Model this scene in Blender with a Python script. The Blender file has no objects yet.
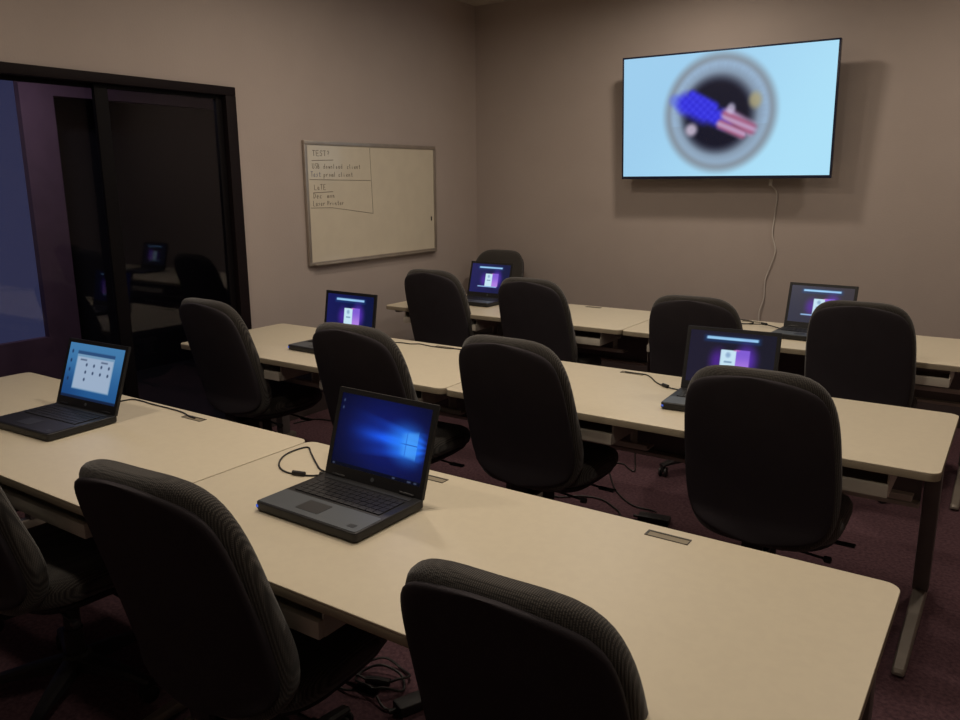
import bpy, bmesh, math, random
from mathutils import Vector, Matrix, noise
random.seed(7)
S = bpy.context.scene
COL = S.collection

# ---------------------------------------------------------------- camera
yaw, pitch, roll = [math.radians(a) for a in (-34.174, -12.713, -0.342)]
F = Vector((math.sin(yaw)*math.cos(pitch), math.cos(yaw)*math.cos(pitch), math.sin(pitch)))
R0 = Vector((math.cos(yaw), -math.sin(yaw), 0)); U0 = R0.cross(F)
Rr = R0*math.cos(roll) + U0*math.sin(roll); Ur = -R0*math.sin(roll) + U0*math.cos(roll)
cd = bpy.data.cameras.new('camera'); cam = bpy.data.objects.new('camera', cd); COL.objects.link(cam)
m = Matrix((Rr, Ur, -F)).transposed().to_4x4(); m.translation = Vector((0.722, -1.843, 1.613))
cam.matrix_world = m
cd.sensor_width = 36; cd.lens = 799.5*36/960; cd.clip_start = 0.05
S.camera = cam

# ---------------------------------------------------------------- world, exposure
w = bpy.data.worlds.new('world'); S.world = w; w.use_nodes = True
w.node_tree.nodes['Background'].inputs[0].default_value = (0.02, 0.025, 0.04, 1)
w.node_tree.nodes['Background'].inputs[1].default_value = 0.5
S.view_settings.view_transform = 'Standard'; S.view_settings.look = 'None'
S.view_settings.gamma = 1; S.view_settings.use_curve_mapping = False
S.view_settings.exposure = 0.0

# ceiling downlights: x, y, watts
H = 3.03
WARM = (1.0, 0.86, 0.70)
DOWN = [(-1.95, 1.55, 14), (-0.75, 0.25, 19), (-2.0, -0.9, 9), (0.5, -0.9, 10),
        (-1.25, 3.10, 15), (0.95, 3.0, 13), (0.55, 1.3, 5)]

# ---------------------------------------------------------------- geometry helpers
def new(): return bmesh.new()
def rrect(x0, x1, y0, y1, r, n=6):
    pts = []
    for cx, cy, a in ((x1-r, y1-r, 0), (x0+r, y1-r, 90), (x0+r, y0+r, 180), (x1-r, y0+r, 270)):
        for i in range(n+1):
            t = math.radians(a + 90*i/n); pts.append((cx + r*math.cos(t), cy + r*math.sin(t)))
    return pts
def loft(bm, rings, cap=True):
    vs = [[bm.verts.new(p) for p in r] for r in rings]
    n = len(vs[0])
    for a, b in zip(vs, vs[1:]):
        for i in range(n): bm.faces.new((a[i], a[(i+1) % n], b[(i+1) % n], b[i]))
    if cap:
        bm.faces.new(list(reversed(vs[0]))); bm.faces.new(vs[-1])
    return vs
def slab(bm, pts, z0, z1, bv=0.0):
    if bv <= 0:
        return loft(bm, [[(x, y, z0) for x, y in pts], [(x, y, z1) for x, y in pts]])
    cx = sum(p[0] for p in pts)/len(pts); cy = sum(p[1] for p in pts)/len(pts)
    n = len(pts); rings = []
    def inset(d):
        out = []
        for i in range(n):
            a = Vector(pts[i-1]); b = Vector(pts[i]); c = Vector(pts[(i+1) % n])
            t = (c-a); t.normalize(); nn = Vector((-t.y, t.x))
            out.append((b.x + nn.x*d, b.y + nn.y*d))
        return out
    k = 4
    for i in range(k+1):
        a = math.pi/2*i/k; rings.append([(x, y, z0 + bv*(1-math.sin(a))) for x, y in inset(bv*(1-math.cos(math.pi/2-a)) if False else bv*(1-math.sin(math.pi/2-(math.pi/2-a))))])
    rings = []
    for i in range(k+1):
        a = math.pi/2*i/k
        rings.append([(x, y, z0 + bv*(1-math.cos(a))) for x, y in inset(bv*(1-math.sin(a)))])
    for i in range(k+1):
        a = math.pi/2*i/k
        rings.append([(x, y, z1 - bv*(1-math.sin(a))) for x, y in inset(bv*(1-math.cos(a)))])
    return loft(bm, rings)
def box(bm, x0, x1, y0, y1, z0, z1, bv=0.0, M=None):
    r = bmesh.ops.create_cube(bm, size=1)
    vs = r['verts']
    for v in vs:
        v.co = Vector(((x0+x1)/2 + v.co.x*(x1-x0), (y0+y1)/2 + v.co.y*(y1-y0), (z0+z1)/2 + v.co.z*(z1-z0)))
    if bv > 0:
        es = list({e for v in vs for e in v.link_edges})
        rr = bmesh.ops.bevel(bm, geom=es, offset=bv, segments=2, profile=0.6, affect='EDGES')
        vs = list({v for f in rr['faces'] for v in f.verts} | {v for v in vs if v.is_valid})
    if M is not None:
        for v in vs: v.co = M @ v.co
def lathe(bm, prof, n=20, M=None):
    rings = [[(r*math.cos(2*math.pi*i/n), r*math.sin(2*math.pi*i/n), z) for i in range(n)] for r, z in prof]
    if M is not None: rings = [[M @ Vector(p) for p in r] for r in rings]
    loft(bm, rings)
def smooth_path(P, k=6):
    P = [Vector(p) for p in P]; out = []
    for i in range(len(P)-1):
        a = P[max(i-1, 0)]; b = P[i]; c = P[i+1]; d = P[min(i+2, len(P)-1)]
        for j in range(k):
            t = j/k
            out.append(0.5*((2*b) + (c-a)*t + (2*a-5*b+4*c-d)*t*t + (-a+3*b-3*c+d)*t**3))
    out.append(P[-1]); return out
def tube(bm, P, r, n=8, k=6):
    P = smooth_path(P, k) if k > 1 else [Vector(p) for p in P]
    N = len(P); up = Vector((0, 0, 1)); rings = []
    for i, p in enumerate(P):
        t = (P[min(i+1, N-1)] - P[max(i-1, 0)])
        if t.length < 1e-9: t = Vector((1, 0, 0))
        t.normalize()
        if i == 0:
            up = Vector((0, 0, 1)) if abs(t.z) < .95 else Vector((1, 0, 0))
        u = up - t*up.dot(t); u.normalize(); up = u; v = t.cross(u)
        rad = r[min(int(i*len(r)/N), len(r)-1)] if isinstance(r, (list, tuple)) else r
        rings.append([p + u*rad*math.cos(2*math.pi*j/n) + v*rad*math.sin(2*math.pi*j/n) for j in range(n)])
    loft(bm, rings)
def obj(name, bm, mat, parent=None, smooth=True, angle=40):
    bmesh.ops.recalc_face_normals(bm, faces=bm.faces)
    me = bpy.data.meshes.new(name); bm.to_mesh(me); bm.free()
    if mat: me.materials.append(mat)
    if smooth:
        for p in me.polygons: p.use_smooth = True
        me.set_sharp_from_angle(angle=math.radians(angle))
    o = bpy.data.objects.new(name, me); COL.objects.link(o)
    if parent: o.parent = parent
    return o
def tag(o, label, cat, group=None):
    o['label'] = label; o['category'] = cat
    if group: o['group'] = group
    return o
def thing(name, label, cat, loc=(0, 0, 0), rz=0, group=None):
    o = bpy.data.objects.new(name, None); COL.objects.link(o); o.empty_display_size = .1
    o.location = loc; o.rotation_euler = (0, 0, rz)
    return tag(o, label, cat, group)
def struct(name, bm, mat, parent=None, smooth=False):
    o = obj(name, bm, mat, parent, smooth)
    if not parent: o['kind'] = 'structure'
    return o
def copy_tree(o, parent=None):
    c = o.copy(); COL.objects.link(c)
    if parent: c.parent = parent
    for ch in list(o.children): copy_tree(ch, c)
    return c

# ---------------------------------------------------------------- materials
def lin(c): return tuple(((v/255)/12.92 if v/255 <= .04045 else ((v/255+.055)/1.055)**2.4) for v in c)
def mat(name, col, rough=.6, metal=0, spec=.5, col2=None, nscale=8, bump=0, bscale=200, detail=4, lo=.4, hi=.6, coat=0):
    M = bpy.data.materials.new(name); M.use_nodes = True; nt = M.node_tree
    b = nt.nodes['Principled BSDF']
    b.inputs['Base Color'].default_value = (*col, 1); b.inputs['Roughness'].default_value = rough
    b.inputs['Metallic'].default_value = metal; b.inputs['Specular IOR Level'].default_value = spec
    b.inputs['Coat Weight'].default_value = coat
    tc = nt.nodes.new('ShaderNodeTexCoord')
    nz = nt.nodes.new('ShaderNodeTexNoise'); nz.inputs['Scale'].default_value = nscale; nz.inputs['Detail'].default_value = detail
    nt.links.new(tc.outputs['Object'], nz.inputs['Vector'])
    cr = nt.nodes.new('ShaderNodeValToRGB')
    c2 = col2 or tuple(v*.9 for v in col)
    cr.color_ramp.elements[0].position = lo; cr.color_ramp.elements[0].color = (*c2, 1)
    cr.color_ramp.elements[1].position = hi; cr.color_ramp.elements[1].color = (*col, 1)
    nt.links.new(nz.outputs['Fac'], cr.inputs['Fac']); nt.links.new(cr.outputs['Color'], b.inputs['Base Color'])
    if bump:
        n2 = nt.nodes.new('ShaderNodeTexNoise'); n2.inputs['Scale'].default_value = bscale
        nt.links.new(tc.outputs['Object'], n2.inputs['Vector'])
        bp = nt.nodes.new('ShaderNodeBump'); bp.inputs['Strength'].default_value = bump; bp.inputs['Distance'].default_value = .003
        nt.links.new(n2.outputs['Fac'], bp.inputs['Height']); nt.links.new(bp.outputs['Normal'], b.inputs['Normal'])
    return M
M_wall = mat('wall_paint', (.44, .375, .345), .75, spec=.3, col2=(.43, .365, .335), nscale=3, bump=.25, bscale=90)
M_ceil = mat('ceiling_paint', (.55, .50, .44), .9, spec=.2)
M_carpet = mat('carpet', (.13, .070, .082), 1.0, spec=.05, col2=(.075, .042, .052), nscale=70, detail=6, lo=.35, hi=.65, bump=1, bscale=400)
M_top = mat('table_laminate', (.66, .59, .45), .42, spec=.35, col2=(.645, .575, .44), nscale=40)
M_edge = mat('table_edge_band', (.34, .29, .21), .55, spec=.3)
M_steel = mat('tray_steel', (.62, .58, .50), .4, metal=.15)
M_leg = mat('leg_paint', (.19, .17, .165), .5, metal=.2)
M_foot = mat('foot_paint', (.24, .21, .18), .45, metal=.3)
M_black = mat('black_plastic', (.02, .018, .02), .5, spec=.4, bump=.2, bscale=500)
M_shell = mat('chair_shell', (.036, .031, .037), .75, spec=.22, bump=.3, bscale=500)
M_lap = mat('laptop_dark', (.016, .016, .018), .45, spec=.4)
M_palm = mat('laptop_palm_rest', (.115, .13, .145), .45, metal=.3, spec=.4)
M_pad = mat('touchpad', (.03, .032, .035), .4)
M_key = mat('keys', (.02, .02, .022), .5, spec=.4)
M_frame = mat('door_frame_black', (.010, .006, .007), .6, spec=.12)
M_sash = mat('sash_black', (.005, .004, .005), .6, spec=.08)
M_alu = mat('aluminium', (.42, .37, .32), .4, metal=.6)
M_board = mat('whiteboard_surface', (.66, .60, .48), .25, spec=.5, col2=(.64, .58, .465), coat=.3)
M_ink = mat('marker_ink', (.20, .17, .14), .7)
M_inkb = mat('blue_marker_ink', (.17, .17, .26), .7)
M_cable = mat('black_cable', (.012, .011, .011), .5)
M_wcable = mat('pale_cable', (.62, .58, .54), .5)
M_bez = mat('tv_bezel', (.013, .018, .05), .25, spec=.6)  # navy tint puts a blue reflection on the frame into its colour
M_white = mat('white_plastic', (.6, .57, .5), .5)
M_trim = mat('baseboard', (.05, .035, .035), .6)
M_gromm = mat('slot_lining', (.26, .22, .15), .6)
M_grim = mat('slot_rim', (.05, .042, .03), .5)
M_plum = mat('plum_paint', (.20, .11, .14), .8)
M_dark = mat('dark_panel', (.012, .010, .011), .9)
M_cfloor = mat('shaded_corridor_floor', (.018, .014, .014), .8)  # near-black: the shade on the corridor floor is put into its colour

def fabric():
    M = bpy.data.materials.new('ribbed_fabric'); M.use_nodes = True; nt = M.node_tree; b = nt.nodes['Principled BSDF']
    b.inputs['Roughness'].default_value = .95; b.inputs['Specular IOR Level'].default_value = .15
    b.inputs['Sheen Weight'].default_value = .25; b.inputs['Sheen Roughness'].default_value = .5
    tc = nt.nodes.new('ShaderNodeTexCoord'); fac = []
    for d in ('X', 'Z', 'Y'):
        wv = nt.nodes.new('ShaderNodeTexWave'); wv.bands_direction = d; wv.inputs['Scale'].default_value = 70
        nt.links.new(tc.outputs['Object'], wv.inputs['Vector']); fac.append(wv.outputs['Fac'])
    mu = nt.nodes.new('ShaderNodeMath'); mu.operation = 'MULTIPLY'
    mx = nt.nodes.new('ShaderNodeMath'); mx.operation = 'MAXIMUM'
    nt.links.new(fac[1], mx.inputs[0]); nt.links.new(fac[2], mx.inputs[1])
    nt.links.new(fac[0], mu.inputs[0]); nt.links.new(mx.outputs[0], mu.inputs[1])
    cr = nt.nodes.new('ShaderNodeValToRGB')
    cr.color_ramp.elements[0].color = (.022, .020, .019, 1); cr.color_ramp.elements[1].color = (.085, .076, .068, 1)
    nt.links.new(mu.outputs[0], cr.inputs['Fac']); nt.links.new(cr.outputs['Color'], b.inputs['Base Color'])
    bp = nt.nodes.new('ShaderNodeBump'); bp.inputs['Strength'].default_value = .5; bp.inputs['Distance'].default_value = .002
    nt.links.new(mu.outputs[0], bp.inputs['Height']); nt.links.new(bp.outputs['Normal'], b.inputs['Normal'])
    return M
M_fab = fabric()

def emis(name, col, st):
    M = bpy.data.materials.new(name); M.use_nodes = True; nt = M.node_tree; nt.nodes.clear()
    e = nt.nodes.new('ShaderNodeEmission'); o = nt.nodes.new('ShaderNodeOutputMaterial')
    e.inputs[0].default_value = (*col, 1); e.inputs[1].default_value = st
    nt.links.new(e.outputs[0], o.inputs[0]); return M
def screen_mat(name, st=1.0, gloss=.05):
    M = bpy.data.materials.new(name); M.use_nodes = True; nt = M.node_tree; nt.nodes.clear()
    e = nt.nodes.new('ShaderNodeEmission'); o = nt.nodes.new('ShaderNodeOutputMaterial')
    a = nt.nodes.new('ShaderNodeAttribute'); a.attribute_name = 'pic'
    g = nt.nodes.new('ShaderNodeBsdfGlossy'); g.inputs['Roughness'].default_value = .25
    g.inputs['Color'].default_value = (gloss, gloss, gloss, 1)
    ad = nt.nodes.new('ShaderNodeAddShader'); e.inputs[1].default_value = st
    nt.links.new(a.outputs['Color'], e.inputs[0]); nt.links.new(e.outputs[0], ad.inputs[0]); nt.links.new(g.outputs[0], ad.inputs[1])
    nt.links.new(ad.outputs[0], o.inputs[0]); return M
M_tvs = screen_mat('tv_screen', 1.0)
M_lcd = screen_mat('laptop_screen', 1.0)
M_lamp = emis('downlight_lens', (1, .8, .56), 6)
M_led = emis('blue_led', (.12, .22, 1), .55)
M_blueglow = emis('blue_pane_glow', lin((58, 61, 90)), 1.0)  # emission that makes the added corridor pane glow blue

def glass():
    M = bpy.data.materials.new('dark_glass'); M.use_nodes = True; nt = M.node_tree; nt.nodes.clear()
    o = nt.nodes.new('ShaderNodeOutputMaterial'); mx = nt.nodes.new('ShaderNodeMixShader')
    t = nt.nodes.new('ShaderNodeBsdfTransparent'); t.inputs[0].default_value = (.75, .75, .8, 1)
    g = nt.nodes.new('ShaderNodeBsdfGlossy'); g.inputs['Roughness'].default_value = .03; g.inputs[0].default_value = (.8, .8, .85, 1)
    f = nt.nodes.new('ShaderNodeFresnel'); f.inputs[0].default_value = 1.4
    nt.links.new(f.outputs[0], mx.inputs[0]); nt.links.new(t.outputs[0], mx.inputs[1]); nt.links.new(g.outputs[0], mx.inputs[2])
    nt.links.new(mx.outputs[0], o.inputs[0]); return M
M_glass = glass()

# ---------------------------------------------------------------- the room
XL, XR, YB, YF = -3.333, 2.6, -3.6, 4.09
DY0, DY1, DZ = -2.2, 1.497, 2.16                     # opening of the glass sliding door in the left wall
bm = new(); box(bm, XL-.06, XR+.1, YB-.1, YF+.1, -.1, 0); struct('floor', bm, M_carpet)
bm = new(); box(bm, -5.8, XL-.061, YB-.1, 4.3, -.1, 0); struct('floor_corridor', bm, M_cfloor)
bm = new(); box(bm, XL-.12, XR+.1, YB-.1, YF+.1, H, H+.1); struct('ceiling', bm, M_ceil)
bm = new(); box(bm, XL-.12, XL, DY1, YF+.1, 0, H); box(bm, XL-.12, XL, DY0, DY1, DZ, H); box(bm, XL-.12, XL, YB-.1, DY0, 0, H)
struct('wall_left', bm, M_wall)
bm = new(); box(bm, XL, XR, YF, YF+.1, 0, H); struct('wall_front', bm, M_wall)
bm = new(); box(bm, XL, XR, YB-.1, YB, 0, H); struct('wall_back', bm, M_wall)
bm = new(); box(bm, XR, XR+.1, YB-.1, YF+.1, 0, H); struct('wall_right', bm, M_wall)
bm = new(); box(bm, XL, XR, YF-.012, YF, 0, .18, .003); struct('baseboard_front', bm, M_trim)
bm = new(); box(bm, XL, XL+.012, DY1+.02, YF-.012, 0, .18, .003); struct('baseboard_left', bm, M_trim)

# dark corridor seen through the glass: plum end wall with an added pane glowing blue and a doorway backed by a black sheet
CX = -5.2
bm = new()
box(bm, CX-.1, CX, -2.6, 1.21, 0, .45); box(bm, CX-.1, CX, -2.6, 1.21, 2.5, 2.7)
box(bm, CX-.1, CX, -2.6, -1.3, .45, 2.5)
box(bm, CX-.1, CX, 1.21, 1.43, 0, 2.7); box(bm, CX-.1, CX, 1.43, 4.2, 2.22, 2.7); box(bm, CX-.1, CX, 4.1, 4.2, 0, 2.22)
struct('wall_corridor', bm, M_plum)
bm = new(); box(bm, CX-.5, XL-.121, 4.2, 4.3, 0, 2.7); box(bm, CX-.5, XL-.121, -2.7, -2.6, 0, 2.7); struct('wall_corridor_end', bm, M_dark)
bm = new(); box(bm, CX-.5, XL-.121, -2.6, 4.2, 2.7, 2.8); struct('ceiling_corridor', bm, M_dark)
bm = new(); box(bm, CX-.4, CX-.38, 1.30, 4.15, 0, 2.5); struct('doorway_dark_sheet', bm, M_dark)  # near-black sheet gives the unlit depth of the doorway by colour
gpane = thing('blue_pane_1', '', ''); del gpane['label'], gpane['category']; gpane['kind'] = 'structure'
bm = new(); box(bm, CX-.07, CX-.06, -1.3, 1.21, .45, 2.5); obj('glow_pane', bm, M_blueglow, gpane, False)  # pane added in the corridor wall to glow blue behind the glass
bm = new(); box(bm, CX-.06, CX+.0, 1.19, 1.21, .45, 2.5); box(bm, CX-.06, CX, -1.3, 1.19, .45, .49); box(bm, CX-.06, CX, -1.3, 1.19, 2.46, 2.5)
obj('glow_pane_frame', bm, M_plum, gpane, False)

t = thing('corridor_fill_fixture', 'added round fill lamp brightening the dark corridor beyond the glass door', 'ceiling light', (CX+.75, .9, 2.7))  # unseen fixture, added to brighten the plum corridor wall
bm = new(); lathe(bm, [(.12, 0), (.12, -.02), (.10, -.045), (.04, -.055)], 24); obj('fill_cover', bm, emis('corridor_fill_glow', (.8, .8, 1), .15), t)
ld = bpy.data.lights.new('corridor_fill', 'AREA'); ld.shape = 'DISK'; ld.size = .2; ld.energy = 9; ld.color = (.85, .82, 1)
lo = bpy.data.objects.new('corridor_fill', ld); COL.objects.link(lo); lo.parent = t; lo.location = (0, 0, -.07)

# glass sliding door
d = thing('door_1', '', ''); del d['label'], d['category']; d['kind'] = 'structure'
bm = new()
box(bm, XL-.09, XL+.03, DY0, DY1, DZ-.05, DZ, .004)
box(bm, XL-.09, XL+.03, DY1-.075, DY1, 0, DZ-.05, .004)
box(bm, XL-.09, XL+.03, DY0, DY0+.07, 0, DZ-.05, .004)
box(bm, XL-.09, XL+.02, DY0+.07, DY1-.075, 0, .04, .004)
obj('door_frame', bm, M_frame, d)
for y0, y1, xo in ((.62, DY1-.075, -.02), (-.78, .70, -.055), (DY0+.07, -.70, -.02)):
    bm = new()
    for a, b in ((y0, y0+.075), (y1-.045, y1)): box(bm, XL+xo-.013, XL+xo+.013, a, b, .04, DZ-.05, .003)
    box(bm, XL+xo-.013, XL+xo+.013, y0+.075, y1-.045, DZ-.072, DZ-.05, .003); box(bm, XL+xo-.013, XL+xo+.013, y0+.075, y1-.045, .04, .13, .003)
    sf = obj('sash_frame', bm, M_sash, d)
    bm = new(); box(bm, XL+xo-.003, XL+xo+.003, y0+.075, y1-.045, .13, DZ-.072); obj('glass_pane', bm, M_glass, sf, False)

# downlights
for i, (x, y, pw) in enumerate(DOWN):
    t = thing('downlight', 'round recessed ceiling downlight with warm lens', 'ceiling light', (x, y, H), 0, 'ceiling downlights')
    bm = new(); lathe(bm, [(.105, 0), (.105, -.006), (.085, -.012), (.078, -.004), (.078, 0)], 28); obj('trim_ring', bm, M_white, t)
    bm = new(); lathe(bm, [(.077, -.001), (.077, -.003)], 24); obj('lens', bm, M_lamp, t)
    ld = bpy.data.lights.new('downlight_lamp', 'AREA'); ld.shape = 'DISK'; ld.size = .2; ld.energy = pw; ld.color = WARM; ld.spread = math.radians(175)
    lo = bpy.data.objects.new('downlight_lamp', ld); COL.objects.link(lo); lo.parent = t; lo.location = (0, 0, -.02)

# ---------------------------------------------------------------- pictures on screens
def smooth01(a, b, x):
    t = min(max((x-a)/(b-a), 0), 1); return t*t*(3-2*t)
def mixc(a, b, t): return tuple(p*(1-t)+q*t for p, q in zip(a, b))
def screen(name, W_, H_, nx, ny, fn, material, parent, M):
    bm = new(); lay = bm.loops.layers.float_color.new('pic')
    g = [[bm.verts.new(M @ Vector(((i/nx-.5)*W_, 0, j/ny*H_))) for i in range(nx+1)] for j in range(ny+1)]
    for j in range(ny):
        for i in range(nx):
            f = bm.faces.new((g[j][i], g[j][i+1], g[j+1][i+1], g[j+1][i]))
            for l, (du, dv) in zip(f.loops, ((0, 0), (1, 0), (1, 1), (0, 1))):
                c = fn((i+du)/nx, (j+dv)/ny); l[lay] = (*[min(max(q, 0), 4) for q in lin([max(k, 0) for k in c])], 1)
    me = bpy.data.meshes.new(name); bm.to_mesh(me); bm.free(); me.materials.append(material)
    o = bpy.data.objects.new(name, me); COL.objects.link(o); o.parent = parent
    return o
def blob(u, v, cu, cv, ru, rv, ang=0, soft=.35):
    a = math.radians(ang); x = (u-cu)*16/9; y = v-cv
    X = x*math.cos(a)+y*math.sin(a); Y = -x*math.sin(a)+y*math.cos(a)
    r = math.sqrt((X/ru)**2+(Y/rv)**2); return 1-smooth01(1-soft, 1+soft, r)
def caps(u, v, au, av, bu, bv, r, soft=.6):
    k = 16/9; px, py, qx, qy = (u-au)*k, v-av, (bu-au)*k, bv-av
    t = min(max((px*qx+py*qy)/(qx*qx+qy*qy), 0), 1)
    return 1-smooth01(1-soft, 1+soft, math.hypot(px-qx*t, py-qy*t)/r)
def tv_pic(u, v):
    c = mixc((158, 206, 238), (172, 224, 248), smooth01(.2, .9, u*.7+(1-v)*.3))
    cu, cv = .487, .512
    x = (u-cu)*16/9; y = v-cv; r = math.hypot(x, y)
    c = mixc(c, (132, 146, 160), 1-smooth01(.43, .52, r))
    th = math.atan2(y, x)
    c = mixc(c, (150, 178, 206), (1-smooth01(.39, .445, r))*(.95 if y > -.1 else .7))
    tick = .5+.5*math.sin(th*46)*math.sin(th*17+2)                                # blurred lettering round the upper ring
    if y > -.05: c = mixc(c, (140, 160, 186), tick*.3*smooth01(.33, .37, r)*(1-smooth01(.41, .44, r)))
    c = mixc(c, (110, 120, 136), (1-smooth01(.28, .40, r))*.8)
    c = mixc(c, (22, 22, 38), 1-smooth01(.235, .35, math.hypot(x+.012, y+.01)))
    for bu, bv, ru, rv, an, col in ((.655, .60, .05, .06, 0, (170, 160, 120)),):
        c = mixc(c, col, blob(u, v, bu, bv, ru, rv, an, .6)*.8)
    st = .5+.3*math.sin(u*170)*math.sin(v*100)
    blue = mixc((44, 40, 208), (66, 66, 236), st)
    c = mixc(c, (96, 116, 226), caps(u, v, .27, .63, .32, .57, .05)*.7)
    c = mixc(c, blue, max(caps(u, v, .33, .60, .42, .52, .085), caps(u, v, .40, .53, .52, .455, .07), caps(u, v, .355, .66, .46, .56, .045)))
    rs = .5+.5*math.sin((y+x*.42)*92)
    c = mixc(c, mixc((184, 150, 186), (164, 100, 134), rs), max(caps(u, v, .53, .49, .635, .38, .055), caps(u, v, .50, .42, .60, .34, .04)))
    c = mixc(c, (214, 200, 222), blob(u, v, .355, .385, .05, .05, 20, .6)*.8)
    c = mixc(c, (204, 196, 224), blob(u, v, .545, .545, .035, .04, 0, .6)*.7)
    return c
def rect(u, v, a, b, c, d, s=.006):
    return smooth01(a-s, a+s, u)*(1-smooth01(b-s, b+s, u))*smooth01(c-s, c+s, v)*(1-smooth01(d-s, d+s, v))
def pic_window(u, v):        # light blue desktop with an open folder window
    c = mixc((40, 96, 158), (74, 136, 190), smooth01(0, 1, v))
    c = mixc(c, (24, 60, 118), blob(u, v, .02, .1, .5, .3, 0, .9)*.5)
    c = mixc(c, (128, 170, 206), rect(u, v, .17, .85, .17, .86))
    c = mixc(c, (174, 196, 224), rect(u, v, .185, .835, .185, .76))
    c = mixc(c, (48, 84, 132), rect(u, v, .17, .85, .81, .87))
    for k in range(4):
        for r in range(3):
            if r == 2 and k > 0: continue
            c = mixc(c, (66, 84, 116), blob(u, v, .37+.135*k, .63-.135*r, .03, .03))
    for a in (.24, .62): c = mixc(c, (60, 74, 104), rect(u, v, a, a+.12, .70, .725, .01)*.8)
    for k in range(4): c = mixc(c, (30, 50, 90), blob(u, v, .07, .84-.17*k, .03, .035)*.8)
    c = mixc(c, (24, 40, 72), rect(u, v, -.1, 1.1, -.1, .045))
    return [q*.88 for q in c]
def pic_beam(u, v):          # navy desktop with a glowing four pane window and beams to the left
    c = mixc((6, 9, 34), (14, 26, 100), blob(u, v, .58, .5, .8, .5, -6, .9))
    cut = 1-smooth01(.90, 1.04, u)
    fan = abs(v-.49+.05*(u-.8)) / (.19 + .20*abs(.86-u))
    beam = max(0, 1-fan)**.7 * smooth01(.05, .80, u) * cut
    streak = .72+.28*math.sin(math.atan2(v-.49, max(.02, 1.15-u))*17+1)
    c = mixc(c, (26, 88, 236), min(1, beam*streak*1.5))
    c = mixc(c, (44, 132, 248), blob(u, v, .80, .49, .30, .20, -8, .9)*cut*.9)
    a0, a1 = .70, .905; t = (u-a0)/(a1-a0)
    if 0 <= t <= 1:
        lo, hi = .345-.035*t, .625+.045*t
        w = smooth01(lo-.03, lo+.03, v)*(1-smooth01(hi-.03, hi+.03, v))*smooth01(0, .5, t)
        c = mixc(c, (84, 172, 252), w*.55)
        c = mixc(c, (20, 62, 160), w*(1-smooth01(.004, .011, abs(v-.49)))*.9); c = mixc(c, (30, 92, 200), w*(1-smooth01(.01, .04, abs(t-.42)))*.7)
    c = mixc(c, (4, 8, 22), rect(u, v, -.1, 1.1, -.1, .045)*.9)
    for k in range(2): c = mixc(c, (90, 110, 140), blob(u, v, .035, .90-.10*k, .015, .02, 0, .6)*.6)
    for a, b in ((.02, .045), (.70, .73), (.86, .90), (.93, .96)): c = mixc(c, (120, 135, 165), rect(u, v, a, b, .012, .032)*.5)
    return c
def pic_login(bg, bg2):
    def f(u, v):
        c = mixc(bg, bg2, smooth01(0, 1, u))
        c = mixc(c, (30, 70, 130), rect(u, v, .17, .83, .80, .93, .03)*.5)
        c = mixc(c, (150, 200, 240), rect(u, v, .20, .80, .855, .90))
        c = mixc(c, (90, 40, 170), blob(u, v, .36, .44, .16, .2, 0, .8)*.7)
        c = mixc(c, (96, 50, 190), blob(u, v, .68, .50, .20, .26, 0, .7)*.8)
        c = mixc(c, mixc((128, 92, 210), (176, 128, 226), smooth01(.62, .25, v)), rect(u, v, .55, .72, .23, .68))
        c = mixc(c, (196, 226, 242), rect(u, v, .385, .56, .23, .66))
        c = mixc(c, (120, 150, 190), blob(u, v, .47, .57, .05, .05, 0, .6)*.7)
        c = mixc(c, (90, 120, 160), rect(u, v, .43, .52, .42, .45, .01)*.8)
        c = mixc(c, (150, 190, 236), rect(u, v, .20, .70, .20, .235)*.9)
        c = mixc(c, (230, 110, 170), rect(u, v, .53, .60, .655, .675, .01)*.6)
        return c
    return f

# ---------------------------------------------------------------- television
tvx0, tvx1, tvh = -1.876, -.390, .864
tcx = (tvx0+tvx1)/2; TW = tvx1-tvx0
TV = thing('television', 'large black-framed flat screen television glowing pale blue on the far wall', 'television', (tcx, 4.085, 1.61))
tilt = Matrix.Translation((0, -.165, 0)) @ Matrix.Rotation(math.radians(3.5), 4, 'X')
bm = new(); box(bm, -TW/2, TW/2, 0, .035, 0, tvh, .006, M=tilt); box(bm, -TW/2+.25, TW/2-.25, .035, .06, .12, tvh-.25, .01, M=tilt); obj('tv_housing', bm, M_bez, TV)
bm = new()
for a, b, c, e in ((-TW/2, TW/2, 0, .02), (-TW/2, TW/2, tvh-.012, tvh), (-TW/2, -TW/2+.012, .02, tvh-.012), (TW/2-.012, TW/2, .02, tvh-.012)):
    box(bm, a, b, -.006, 0, c, e, .002, M=tilt)
obj('tv_bezel', bm, M_bez, TV)
screen('tv_screen', TW-.024, tvh-.032, 200, 112, tv_pic, M_tvs, TV, tilt @ Matrix.Translation((0, -.003, .02)))
bm = new(); box(bm, -.25, .25, -.02, 0, .30, .55, .004)
for s in (-.2, .2): box(bm, s-.02, s+.02, -.12, -.02, .25, .60, .004)
obj('wall_mount', bm, M_black, TV)
# cable hanging from the television
bm = new(); tube(bm, [(-.80, 4.02, 1.585), (-.793, 4.03, 1.56), (-.765, 4.075, 1.50), (-.772, 4.08, 1.36), (-.778, 4.08, 1.22), (-.75, 4.08, 1.11), (-.775, 4.08, 1.0), (-.805, 4.08, .895), (-.806, 4.08, .76), (-.83, 4.07, .64), (-.80, 4.06, .45), (-.78, 4.06, .34)], .0045, 7)
c = tag(obj('television_cable', bm, M_wcable), 'thin pale cable hanging from the television down the far wall', 'cable')
bm = new(); box(bm, -.812, -.788, 4.012, 4.028, 1.56, 1.605, .003); obj('plug', bm, M_wcable, c)

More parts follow.
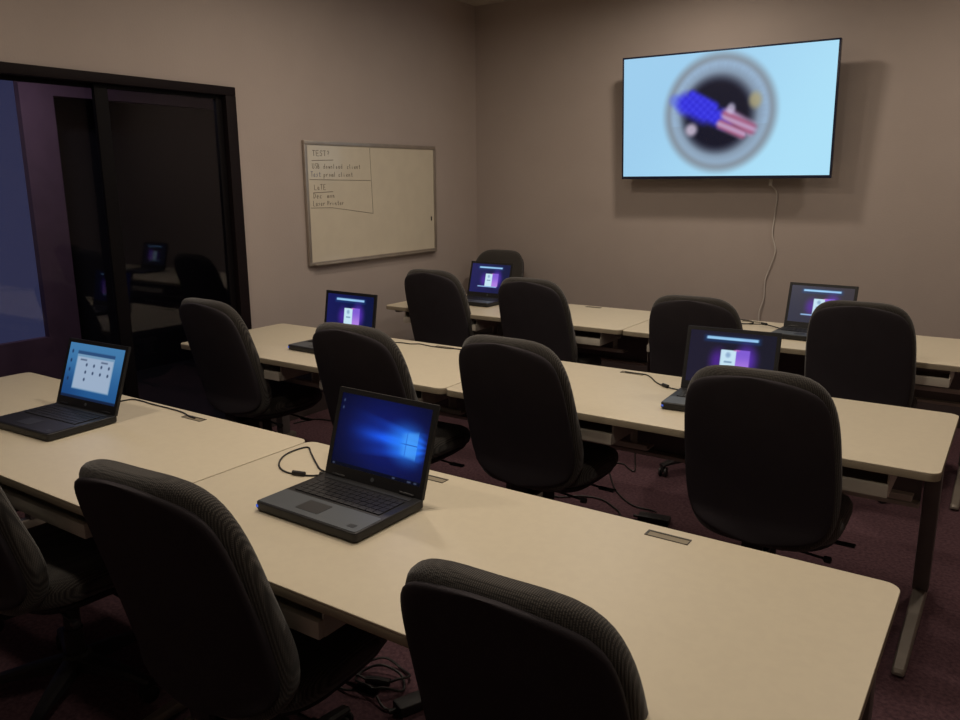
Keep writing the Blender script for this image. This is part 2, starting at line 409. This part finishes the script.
# ---------------------------------------------------------------- whiteboard
wy0, wy1, wz0, wz1 = 2.036, 3.474, 1.039, 1.875
WB = thing('whiteboard', 'framed whiteboard with handwritten notes on the left wall', 'whiteboard', (XL, (wy0+wy1)/2, wz0))
def wb(y, z): return (XL+.0185, y, z)
org = Vector((XL, (wy0+wy1)/2, wz0))
def wobj(n, bm, m, p=WB, **k):
    for v in bm.verts: v.co -= org
    return obj(n, bm, m, p, **k)
bm = new(); box(bm, XL, XL+.016, wy0+.01, wy1-.01, wz0+.01, wz1-.01); wobj('board_surface', bm, M_board)
bm = new(); f = .026
box(bm, XL, XL+.024, wy0, wy1, wz1-f, wz1, .003); box(bm, XL, XL+.024, wy0, wy1, wz0, wz0+f, .003)
box(bm, XL, XL+.024, wy0, wy0+f, wz0+f, wz1-f, .003); box(bm, XL, XL+.024, wy1-f, wy1, wz0+f, wz1-f, .003)
wobj('board_frame', bm, M_alu)
bm = new(); box(bm, XL+.016, XL+.05, wy0+.04, wy1-.03, wz0+.003, wz0+.012, .002); wobj('pen_ledge', bm, M_alu)
def by(px): return wy0 + px*(wy1-wy0)
def bz(q): return wz1 - q*(wz1-wz0)
bm = new()
def line(bm, a, b, t=.003):
    tube(bm, [(XL+.0165, by(a[0]), bz(a[1])), (XL+.0165, by(b[0]), bz(b[1]))], t, 5, 1)
line(bm, (.455, .04), (.465, .60), .0018); line(bm, (.03, .305), (.455, .315), .0018)
line(bm, (.03, .53), (.17, .535), .0018); line(bm, (.17, .535), (.465, .60), .0018)
wobj('ruled_lines', bm, M_ink)
# handwriting, letter by letter (single strokes on a 1x1 cell)
GL = {'B': [[(0, 0), (0, 1), (.5, .85), (.4, .55), (0, .5)], [(.2, .5), (.6, .3), (.5, 0), (0, 0)]], 'P': [[(0, 0), (0, 1), (.6, .85), (.5, .5), (0, .5)]],'T': [[(0, 1), (.8, 1)], [(.4, 1), (.4, 0)]], 'E': [[(.8, 1), (0, 1), (0, 0), (.8, 0)], [(0, .5), (.6, .5)]],
 'S': [[(.8, .9), (.3, 1), (.1, .75), (.7, .4), (.5, 0), (0, .1)]], '?': [[(.1, .8), (.4, 1), (.7, .75), (.35, .45), (.35, .3)], [(.35, .05), (.38, 0)]],
 'U': [[(0, 1), (.05, .1), (.4, 0), (.7, .2), (.7, 1)]], 'R': [[(0, 0), (0, 1), (.6, .85), (.5, .5), (0, .5)], [(.2, .5), (.7, 0)]],
 'L': [[(.1, 1), (0, 0), (.7, 0)]], 'D': [[(0, 0), (0, 1), (.6, .8), (.7, .3), (0, 0)]], 'o': [[(.3, .55), (0, .3), (.3, 0), (.6, .3), (.3, .55)]],
 'a': [[(.6, .5), (.2, .55), (0, .2), (.3, 0), (.6, .4), (.6, 0)]], 'e': [[(0, .3), (.6, .35), (.4, .6), (0, .35), (.2, 0), (.6, .08)]],
 'n': [[(0, .55), (0, 0)], [(0, .4), (.4, .55), (.55, 0)]], 'r': [[(0, .55), (0, 0)], [(0, .35), (.5, .55)]], 't': [[(.3, .95), (.3, 0), (.6, .05)], [(0, .6), (.6, .6)]],
 'w': [[(0, .55), (.15, 0), (.35, .45), (.55, 0), (.75, .55)]], 's': [[(.55, .5), (.1, .55), (.5, .2), (0, 0)]], 'l': [[(.1, 1), (.1, 0)]], 'i': [[(.1, .5), (.1, 0)], [(.1, .75), (.12, .7)]],
 'p': [[(0, .55), (0, -.4)], [(0, .5), (.5, .45), (.45, .1), (0, .05)]], 'm': [[(0, .5), (0, 0)], [(0, .4), (.3, .5), (.35, 0)], [(.35, .4), (.65, .5), (.7, 0)]],
 'f': [[(.6, .95), (.25, .9), (.25, 0)], [(0, .5), (.5, .5)]], 'd': [[(.6, 1), (.6, 0)], [(.6, .4), (.1, .5), (.05, .05), (.6, .1)]], 'c': [[(.55, .5), (.1, .5), (.05, .05), (.55, .05)]]}
def write(bm, text, u0, q0, h, adv, t=.0024):
    x = u0*(wy1-wy0)
    for ch in text:
        if ch != ' ':
            for st in GL[ch]:
                P = [(XL+.0165, wy0 + x + px*adv*.85 + random.uniform(-.001, .001), bz(q0) + pz*h + random.uniform(-.001, .001)) for px, pz in st]
                tube(bm, P, t, 4, 1)
        x += adv
for word, u0, q0, h_, adv, mt in (('TEST?', .075, .105, .036, .030, M_ink), ('USB', .07, .20, .034, .0225, M_ink), ('download', .135, .20, .032, .0215, M_ink), ('client', .28, .20, .032, .0215, M_ink),
        ('Test', .06, .262, .034, .0225, M_inkb), ('proml', .135, .262, .032, .0225, M_ink), ('client', .225, .262, .032, .0225, M_ink),
        ('LaTE', .075, .36, .034, .026, M_ink), ('Dec', .07, .425, .034, .026, M_ink), ('mon', .15, .425, .034, .024, M_ink), ('Laser', .065, .483, .034, .0215, M_ink), ('Printer', .15, .483, .032, .0215, M_ink)):
    bm = new(); write(bm, word, .04+(u0-.06)*1.12, q0*1.05+.008, h_, adv*1.12, .002); wobj('handwritten_word', bm, mt)
bm = new(); tube(bm, [(XL+.0165, by(.05), bz(.155)), (XL+.0165, by(.19), bz(.148))], .002, 4, 1); wobj('underline', bm, M_ink)
bm = new(); tube(bm, [(XL+.0165, by(.05), bz(.410)), (XL+.0165, by(.18), bz(.404))], .002, 4, 1); wobj('underline', bm, M_ink)
bm = new(); box(bm, XL+.016, XL+.022, by(.955)-.005, by(.955)+.005, bz(.70), bz(.66), .002); wobj('magnet', bm, M_black)

# ---------------------------------------------------------------- training tables
TZ, TD = .74, .756
def make_table(x0, x1, yfar, label):
    yn = yfar-TD
    t = thing('training_table', label, 'table', ((x0+x1)/2, yfar-TD/2, 0), 0, None)
    ox, oy = (x0+x1)/2, yfar-TD/2
    def P(n, bm, m, par=t, **k):
        for v in bm.verts: v.co -= Vector((ox, oy, 0))
        return obj(n, bm, m, par, **k)
    g = .003
    bm = new(); slab(bm, rrect(x0+g, x1-g, yn, yfar, .035), TZ-.006, TZ, .0015); top = P('tabletop', bm, M_top)
    bm = new(); slab(bm, rrect(x0+g, x1-g, yn, yfar, .035), TZ-.028, TZ-.0060, .0012); P('edge_band', bm, M_edge, top)
    for off in (.565, 1.31):
        cx = x0+off
        bm = new()
        for a, b, c, e in ((cx-.056, cx+.056, yfar-.070, yfar-.068), (cx-.056, cx+.056, yfar-.044, yfar-.038), (cx-.056, cx-.050, yfar-.068, yfar-.044), (cx+.054, cx+.056, yfar-.068, yfar-.044)):
            box(bm, a, b, c, e, TZ-.001, TZ+.0018)
        sl = P('cable_slot', bm, M_grim, t, smooth=False)
        bm = new(); box(bm, cx-.050, cx+.054, yfar-.068, yfar-.044, TZ-.002, TZ+.0006); P('slot_lining', bm, M_gromm, sl, smooth=False)
    for lx in (x0+.055, x1-.055):
        bm = new()
        box(bm, lx-.028, lx+.028, yfar-.12, yfar-.055, .05, TZ-.055, .008)
        box(bm, lx-.02, lx+.02, yn+.08, yfar-.06, TZ-.056, TZ-.0285, .003)
        lg = P('leg', bm, M_leg)
        bm = new()
        for (a, b) in ((yn+.055, 0), ):
            rings = []
            for k, (yy, zt, hw) in enumerate(((yn+.055, .022, .014), (yn+.065, .032, .02), (yn+.25, .045, .022), (yfar-.16, .056, .024), (yfar-.05, .056, .024), (yfar+.0, .04, .02))):
                rings.append([(lx-hw, yy, .012), (lx+hw, yy, .012), (lx+hw, yy, zt-.008), (lx+hw-.006, yy, zt), (lx-hw+.006, yy, zt), (lx-hw, yy, zt-.008)])
            loft(bm, rings)
        ft = P('foot', bm, M_foot, lg)
        for yy in (yn+.09, yfar-.04):
            bm = new(); lathe(bm, [(.017, 0), (.017, .010), (.012, .013)], 12, Matrix.Translation((lx, yy, 0)))
            P('glide', bm, M_black, lg)
    bm = new(); box(bm, x0+.09, x1-.09, yfar-.12, yfar-.08, TZ-.075, TZ-.0285, .004); P('rear_beam', bm, M_leg)
    bm = new(); box(bm, x0+.09, x1-.09, yfar-.104, yfar-.100, .40, TZ-.04)
    mp = P('modesty_panel', bm, M_leg, t, smooth=False)
    bm = new(); box(bm, x0+.09, x1-.09, yfar-.145, yfar-.104, .392, .408, .001); P('panel_lip', bm, M_steel, mp, smooth=False)
    for rx in (x0+.78, x1-.14):
        a, b = rx-.62, rx
        bm = new()
        box(bm, a, b, yn+.018, yn+.036, .626, .670, .004)             # front lip
        box(bm, a, b, yn+.036, yn+.32, .626, .632)                    # shelf
        for s in (a, b-.006): box(bm, s, s+.006, yn+.036, yn+.32, .632, .7115)
        tr = P('drawer_tray', bm, M_steel, t, angle=30)
        bm = new()
        box(bm, a+.03, b+.05, yn+.25, yn+.262, .545, .568, .003); box(bm, a+.03, b+.05, yn+.262, yn+.33, .545, .550)
        for s in (a+.05, b-.03): box(bm, s, s+.01, yn+.27, yn+.32, .550, .627)
        P('lower_shelf', bm, M_steel, tr, angle=30)
    return t
SEAM = (-1.24, -1.27, -1.198)
tabs = [
 (-3.11, SEAM[0], 0.0, 'left cream training table of the nearest row, holding the laptop with a folder window'),
 (SEAM[0], .590, 0.0, 'long cream training table nearest the camera, holding the laptop with the glowing blue window picture'),
 (-3.095, SEAM[1], 1.561, 'long cream training table of the middle row, left one, ending near the dark glass door'),
 (SEAM[1], .596, 1.561, 'right cream training table of the middle row, its rounded right end in view'),
 (-3.03, SEAM[2], 3.220, 'long cream training table of the farthest row, left one, ending below the whiteboard'),
 (SEAM[2], .64, 3.220, 'long cream training table of the farthest row, right one, below the television')]
for a in tabs: make_table(*a)

# ---------------------------------------------------------------- office chairs
def back_ring(s, ws, T, off, n=36):
    z = .398 + .637*s
    yc = -.205 - .15*max(0, (s-.15)/.85)**1.15 - .10*max(0, .15-s)
    W0 = .262*(1-.12*s**2.2)*(1-.05*(1-s)**3)
    e = abs(2*s-1); p = 4.4 if s > .5 else 4.6
    W = W0*max(0, 1-e**p)**(1/p)*ws
    Tt = T*max(0.02, 1-e**9)**(1/2.6)
    out = []
    for i in range(n):
        t = 2*math.pi*i/n; c, q = math.cos(t), math.sin(t)
        x = W*math.copysign(abs(c)**(2/3.4), c); y = Tt*math.copysign(abs(q)**(2/2.6), q)
        lumb = .014*math.exp(-((s-.28)/.2)**2) if q > 0 else 0
        out.append((x, yc + y + off + lumb + .03*(x/.26)**2, z))
    return out
def make_chair(label):
    t = thing('office_chair', label, 'chair')
    bm = new(); K = 30
    S_ = [(1-math.cos(math.pi*k/K))/2 for k in range(K+1)]; S_[0] = .0008; S_[-1] = .9992
    loft(bm, [back_ring(s, 1, .052, 0) for s in S_]); obj('back_cushion', bm, M_fab, t, angle=80)
    bm = new(); loft(bm, [back_ring(.03+.94*s, .955*(max(.0, 1-abs(2*s-1)**14))**.5 if 0 < s < 1 else .01, .018, -.038) for s in S_]); obj('back_shell', bm, M_shell, t, angle=80)
    # seat
    bm = new(); rings = []
    def ring(sc, z, dz=0):
        out = []
        for i in range(40):
            a = 2*math.pi*i/40; c, q = math.cos(a), math.sin(a)
            x = .25*sc*math.copysign(abs(c)**(2/3.6), c); y = .03 + .245*sc*math.copysign(abs(q)**(2/3.6), q)
            out.append((x, y, z - .03*max(0, (y-.12)/.16)**2*dz + .012*(x/.25)**2*dz))
        return out
    for sc, z, dz in ((.90, .405, .4), (.975, .412, .6), (1, .435, .8), (.995, .455, 1), (.955, .474, 1), (.86, .485, 1), (.6, .487, 1), (.3, .484, .6), (.05, .483, 0)): rings.append(ring(sc, z, dz))
    loft(bm, rings); obj('seat', bm, M_fab, t, angle=80)
    bm = new(); loft(bm, [ring(.5, .372), ring(.84, .38), ring(.93, .398), ring(.93, .408)]); sp = obj('seat_pan', bm, M_black, t, angle=60)
    bm = new(); box(bm, -.075, .075, -.10, .12, .335, .376, .01); tube(bm, [(-.09, .03, .352), (-.20, .04, .350), (-.245, .04, .345)], .006, 8, 2); box(bm, -.285, -.24, .025, .055, .339, .351, .004)
    mech = obj('tilt_mechanism', bm, M_black, t)
    bm = new(); tube(bm, [(.06, .07, .352), (.20, .075, .342), (.23, .075, .340)], .005, 8, 2); box(bm, .205, .275, .062, .090, .335, .343, .003); obj('height_lever', bm, M_black, mech)
    bm = new(); tube(bm, [(.06, -.08, .350), (.14, -.084, .345), (.21, -.085, .340)], .005, 8, 2); lathe(bm, [(.006, -.014), (.012, -.011), (.012, .010), (.006, .013)], 14, Matrix.Translation((.215, -.085, .339)) @ Matrix.Rotation(math.pi/2, 4, 'Y')); obj('tension_lever', bm, M_black, mech)
    bm = new()
    prof = [(-.05, .352), (-.18, .350), (-.222, .358), (-.236, .38), (-.240, .43)]
    P = smooth_path([(0, y, z) for y, z in prof], 5); rings = []
    for i, p in enumerate(P):
        q = P[min(i+1, len(P)-1)] - P[max(i-1, 0)]; q.normalize(); nn = Vector((0, -q.z, q.y))
        w_ = .035
        rings.append([p + Vector((-w_, 0, 0)) + nn*.007, p + Vector((w_, 0, 0)) + nn*.007, p + Vector((w_, 0, 0)) - nn*.007, p + Vector((-w_, 0, 0)) - nn*.007])
    loft(bm, rings); br = obj('back_bracket', bm, M_black, t)
    bm = new(); lathe(bm, [(.012, 0), (.028, .006), (.030, .03), (.024, .042), (.008, .046)], 16, Matrix.Translation((0, -.225, .35)) @ Matrix.Rotation(math.pi, 4, 'X')); obj('adjustment_knob', bm, M_black, br)
    bm = new(); lathe(bm, [(.030, .085), (.030, .21), (.0255, .212), (.0255, .30), (.022, .302), (.022, .34)], 20); obj('gas_column', bm, M_black, t)
    bm = new(); lathe(bm, [(.036, .062), (.046, .07), (.046, .115), (.036, .125)], 20)
    for k in range(5):
        a = math.radians(72*k+20); M = Matrix.Rotation(a, 4, 'Z')
        rings = []
        for r, zt, zb, hw in ((.03, .118, .07, .030), (.12, .108, .072, .025), (.22, .090, .066, .020), (.285, .074, .060, .016)):
            rings.append([M @ Vector(p) for p in ((r, -hw, zb), (r, hw, zb), (r, hw, zt-.008), (r, hw*.6, zt), (r, -hw*.6, zt), (r, -hw, zt-.008))])
        loft(bm, rings)
    obj('star_base', bm, M_black, t)
    for k in range(5):
        a = math.radians(72*k+20); M = Matrix.Rotation(a, 4, 'Z') @ Matrix.Translation((.27, 0, .027)) @ Matrix.Rotation(1.1+.9*k, 4, 'Z')
        bm = new(); lathe(bm, [(.008, .0), (.008, .042)], 8, M @ Matrix.Translation((0, 0, 0)))
        box(bm, -.024, .024, -.006, .006, .0, .030, .004, M=M)
        cs = obj('caster', bm, M_black, t)
        bm = new()
        for sy in (-1, 1):
            lathe(bm, [(.018, -.007), (.027, -.005), (.027, .005), (.018, .007)], 18, M @ Matrix.Translation((0, sy*.015, 0)) @ Matrix.Rotation(math.pi/2, 4, 'X'))
        obj('wheel', bm, M_black, cs)
    return t
chairs = [
 # x, y of the column, rotation, label
 (-.775, -.605, .07, 'black office chair at the nearest table seam, lower left, left of the bottom-centre chair', 'black office chairs on this side of the nearest tables'),
 (-1.68, -.655, -.05, 'black office chair cut off by the left photo edge, its wheeled star base showing', 'black office chairs on this side of the nearest tables'),
 (.05, -.495, .03, 'black office chair nearest the camera, bottom centre, only its ribbed top back showing', 'black office chairs on this side of the nearest tables'),
 (-2.67, 1.031, -.03, 'black office chair of the middle row standing against the dark glass door', 'black office chairs along the middle row'),
 (-1.555, .89, 0, 'black office chair of the middle row directly behind the laptop showing the blue window picture', 'black office chairs along the middle row'),
 (-.855, 1.0, -.02, 'black office chair of the middle row, third chair from the dark glass door', 'black office chairs along the middle row'),
 (.075, .987, 0, 'large black office chair, rightmost of the middle row, partly hiding a purple laptop screen', 'black office chairs along the middle row'),
 (-2.53, 2.70, 0, 'black office chair of the farthest row, leftmost, beside the table end under the whiteboard', 'black office chairs along the farthest row'),
 (-1.725, 2.64, -.03, 'black office chair of the farthest row, just right of the laptop near the corner', 'black office chairs along the farthest row'),
 (-.65, 2.42, .03, 'black office chair of the farthest row standing by the seam of the far tables', 'black office chairs along the farthest row'),
 (.103, 2.66, 0, 'black office chair of the farthest row, rightmost, in front of the laptop under the television', 'black office chairs along the farthest row'),
 (-2.93, 3.53, math.pi, 'black office chair behind the farthest table in the corner, facing the room', None)]
proto = make_chair('')
for i, (x, y, rz, lab, grp) in enumerate(chairs):
    o = proto if i == 0 else copy_tree(proto)
    o.location = (x, y, 0); o.rotation_euler = (0, 0, rz); o['label'] = lab; o['category'] = 'chair'
    o.scale = (.95, .95, .937) if i == 2 else (1, 1, 1)
    if grp: o['group'] = grp
    elif 'group' in o: del o['group']

# ---------------------------------------------------------------- laptops
LW, LD, LT, LH = .372, .27, .028, .262
def make_laptop(x, y, rz, tl, fn, label, res=(72, 46), palm=None):
    t = thing('laptop', label, 'laptop', (x, y, TZ+.0005), rz, 'open laptops on the training tables')
    h = LD/2
    bm = new(); slab(bm, rrect(-LW/2, LW/2, -h, h, .012, 4), .003, LT, .004); base = obj('base', bm, M_lap, t)
    bm = new()
    for sx in (-1, 1):
        for sy in (-1, 1): lathe(bm, [(.008, 0), (.008, .004)], 10, Matrix.Translation((sx*.15, sy*.10, 0)))
    obj('rubber_feet', bm, M_black, base)
    bm = new(); slab(bm, rrect(-LW/2+.006, LW/2-.006, -h+.006, -h+.105, .008, 4), LT-.001, LT+.0012); pr = obj('palm_rest', bm, palm or M_palm, t)
    bm = new(); slab(bm, rrect(-.062, .022, -h+.030, -h+.088, .004, 3), LT+.001, LT+.0018); obj('touchpad', bm, M_pad, pr)
    bm = new(); box(bm, .135, .158, -h+.022, -h+.038, LT+.001, LT+.0018); obj('sticker', bm, M_pad, pr, False)
    bm = new()
    rows = [(15, .0), (14, .25), (14, .4), (13, .6), (12, .3)]
    for r, (n, o_) in enumerate(rows):
        y0 = -h+.118 + (4-r)*.0205; pit = .318/n
        for k in range(n):
            x0 = -.159 + k*pit; box(bm, x0+.0012, x0+pit-.0012, y0, y0+.0182, LT, LT+.0028)
    obj('keyboard', bm, M_key, t, False)
    bm = new(); box(bm, -.16, .16, h-.038, h-.022, LT, LT+.0012, .0004); obj('speaker_strip', bm, M_pad, t)
    bm = new()
    for sx in (-.13, .13): lathe(bm, [(.007, -.025), (.007, .025)], 12, Matrix.Translation((sx, h-.006, LT+.002)) @ Matrix.Rotation(math.pi/2, 4, 'Y'))
    obj('hinge', bm, M_lap, t)
    bm = new(); box(bm, -LW/2+.004, -LW/2+.012, -h-.0006, -h+.002, .012, .019); obj('status_light', bm, M_led, t, False)
    A = Matrix.Translation((0, h-.010, LT-.002)) @ Matrix.Rotation(-tl, 4, 'X')
    bm = new(); box(bm, -LW/2, LW/2, 0, .010, 0, LH, .004, M=A); lid = obj('lid', bm, M_lap, t)
    bm = new(); b = .016
    for p in ((-LW/2+.001, LW/2-.001, .002, .034), (-LW/2+.001, LW/2-.001, LH-b, LH-.001), (-LW/2+.001, -LW/2+b, .034, LH-b), (LW/2-b, LW/2-.001, .034, LH-b)):
        box(bm, p[0], p[1], -.002, .001, p[2], p[3], M=A)
    obj('screen_bezel', bm, M_lap, lid, False)
    screen('screen', LW-2*b, LH-.034-b, res[0], res[1], fn, M_lcd, lid, A @ Matrix.Translation((0, -.0006, .034)))
    bm = new(); lathe(bm, [(.0062, 0), (.0062, .0006)], 16, A @ Matrix.Translation((0, -.0021, .018)) @ Matrix.Rotation(math.pi/2, 4, 'X')); lg = obj('logo', bm, M_palm, lid)
    return t
lp_dark = pic_login((30, 28, 46), (26, 26, 40)); lp_navy = pic_login((24, 26, 84), (14, 22, 62)); lp_grey = pic_login((46, 48, 66), (50, 46, 56))
make_laptop(-2.17, -.385, .05, .34, pic_window, 'open black laptop showing a pale folder window on a blue desktop, far left', (110, 70), M_lap)  # dark palm rest: weaker light on this laptop put into its colour
make_laptop(-.735, -.377, -.02, .31, pic_beam, 'open black laptop showing glowing blue window picture with beams, on the nearest right table', (150, 96))
make_laptop(-2.26, 1.145, -.02, .16, lp_navy, 'open black laptop with navy screen on the middle left table, near the glass door', (90, 58))
make_laptop(-2.52, 2.90, -.03, .25, lp_navy, 'small looking open laptop with navy screen on the farthest row, near the room corner', (90, 58))
make_laptop(-.20, 1.165, .06, .26, lp_dark, 'open black laptop with purple and white panel screen on the middle right table', (90, 58))
make_laptop(-.215, 2.83, -.05, .26, lp_grey, 'open black laptop with grey screen on the farthest right table below the television', (90, 58))

# ---------------------------------------------------------------- cables
z = TZ+.003
def cable(P, label, r=.0028, blobs=(), name='laptop_cable', grp='laptop power cables on the tables'):
    bm = new(); tube(bm, P, r, 7)
    o = tag(obj(name, bm, M_cable), label, 'cable', grp)
    for (a, b, rr) in blobs:
        bm = new(); tube(bm, [a, ((a[0]+b[0])/2, (a[1]+b[1])/2, (a[2]+b[2])/2), b], rr, 10, 3); obj('ferrite_bead', bm, M_cable, o)
    return o

def flat(P, zz=None): return [(x, y, z if zz is None else zz) for x, y in P]
cable(flat([(-.905, -.235), (-.953, -.214), (-.979, -.240), (-1.021, -.258), (-1.082, -.261), (-1.143, -.227), (-1.190, -.161), (-1.200, -.096), (-1.185, -.061), (-1.137, -.095), (-1.045, -.160), (-.99, -.192), (-.93, -.19)]),
      'looped black cable with bead, left of the laptop with the blue window picture', blobs=[((-1.002, -.252, z+.004), (-1.042, -.262, z+.004), .0075), ((-.948, -.217, z+.004), (-.966, -.224, z+.004), .0065)])
cable([(-2.16, -.24, z+.012), (-2.235, -.19, z), (-2.25, -.10, z), (-2.235, -.03, z), (-2.177, -.021, z), (-2.103, -.026, z), (-1.997, -.026, z), (-1.903, -.031, z), (-1.834, -.05, z), (-1.79, -.056, z)],
      'black cable running from the leftmost laptop to the slot at the table back edge')
cable([(-.36, 1.29, z+.010), (-.397, 1.325, z), (-.446, 1.333, z), (-.493, 1.353, z), (-.548, 1.40, z), (-.600, 1.47, z), (-.64, 1.505, z), (-.692, 1.506, z), (-.74, 1.503, z+.001)],
      'black cable with a bead from the purple screened laptop to a table slot', blobs=[((-.470, 1.338, z+.004), (-.500, 1.358, z+.004), .008)])
cable([(-.36, 2.96, z+.010), (-.404, 2.999, z), (-.484, 3.065, z), (-.538, 3.10, z), (-.589, 3.08, z), (-.66, 3.06, z), (-.73, 3.10, z), (-.75, 3.16, z), (-.71, 3.195, z), (-.64, 3.17, z), (-.60, 3.08, z+.006), (-.64, 3.03, z+.004), (-.70, 3.06, z+.006)],
      'coiled black cable beside the laptop under the television', r=.0034, blobs=[((-.52, 3.085, z+.004), (-.555, 3.10, z+.004), .008)])
cable([(-2.12, 1.42, z), (-2.06, 1.47, z), (-1.986, 1.475, z), (-1.94, 1.50, z), (-1.862, 1.485, z), (-1.762, 1.486, z), (-1.689, 1.503, z), (-1.62, 1.49, z)],
      'black cable lying along the back edge of the middle left table')
# floor
FL = 'power cables on the carpet'
def fcable(P, label, r=.004, blobs=()): return cable(P, label, r, blobs, 'floor_cable', FL)
fcable([(-1.13, 2.75, .006), (-1.09, 2.50, .006), (-.955, 2.18, .006), (-1.00, 2.19, .006), (-1.054, 2.238, .006), (-1.119, 2.195, .006), (-1.017, 1.996, .006), (-.904, 1.828, .006), (-.768, 1.711, .006), (-.668, 1.702, .006), (-.62, 1.66, .02)], 'thin black cable winding over the carpet to the black power brick behind the nearest row')
fcable([(-1.25, 1.60, .006), (-1.13, 1.60, .006), (-1.042, 1.673, .006), (-.937, 1.693, .006), (-.847, 1.644, .006), (-.767, 1.564, .006), (-.74, 1.40, .006)], 'short arc of black cable on the carpet just beyond the nearest table')
fcable([(-3.25, 1.75, .006), (-3.2, 1.9, .006), (-3.05, 1.95, .006), (-2.95, 2.05, .006), (-2.85, 2.25, .006)], 'black cable on the carpet near the glass door end of the middle row')
pw = thing('power_adapter', 'black power brick lying on the carpet just beyond the nearest table edge', 'power adapter', (-.60, 1.585, 0), .15)
bm = new(); slab(bm, rrect(-.075, .075, -.033, .033, .01), .001, .034, .005); obj('housing', bm, M_black, pw)
bm = new(); tube(bm, [(-.10, 0, .017), (-.085, 0, .017), (-.074, 0, .017)], .007, 8, 2); obj('strain_relief', bm, M_black, pw)
# tangle under the nearest right table
bm = new()
P = [(-.98, -.12), (-.96, -.06), (-.91, -.02), (-.85, -.01), (-.79, -.04), (-.80, -.09), (-.86, -.125), (-.93, -.13), (-.99, -.165), (-.95, -.20), (-.88, -.19), (-.81, -.15), (-.77, -.10), (-.82, -.05), (-.90, -.06), (-.95, -.10), (-.92, -.155), (-.84, -.17), (-.76, -.20), (-.70, -.17)]
tube(bm, [(x, y, .007 + .012*(k % 3)) for k, (x, y) in enumerate(P)], .0042, 7)
tg = tag(obj('cable_tangle', bm, M_cable), 'tangled coil of black cable on the carpet under the nearest right table', 'cable', FL)
bm = new(); tube(bm, [(-.895, -.135, .02), (-.86, -.12, .022), (-.82, -.105, .02)], .013, 8, 2); obj('plug', bm, M_black, tg)
pw2 = thing('power_adapter', 'black power brick beside the tangled cable under the nearest right table', 'power adapter', (-.69, -.13, 0), 1.15)
bm = new(); slab(bm, rrect(-.07, .07, -.03, .03, .01), .001, .034, .005); obj('housing', bm, M_black, pw2)
bm = new(); tube(bm, [(-.095, 0, .017), (-.082, 0, .017), (-.069, 0, .017)], .007, 8, 2); obj('strain_relief', bm, M_black, pw2)
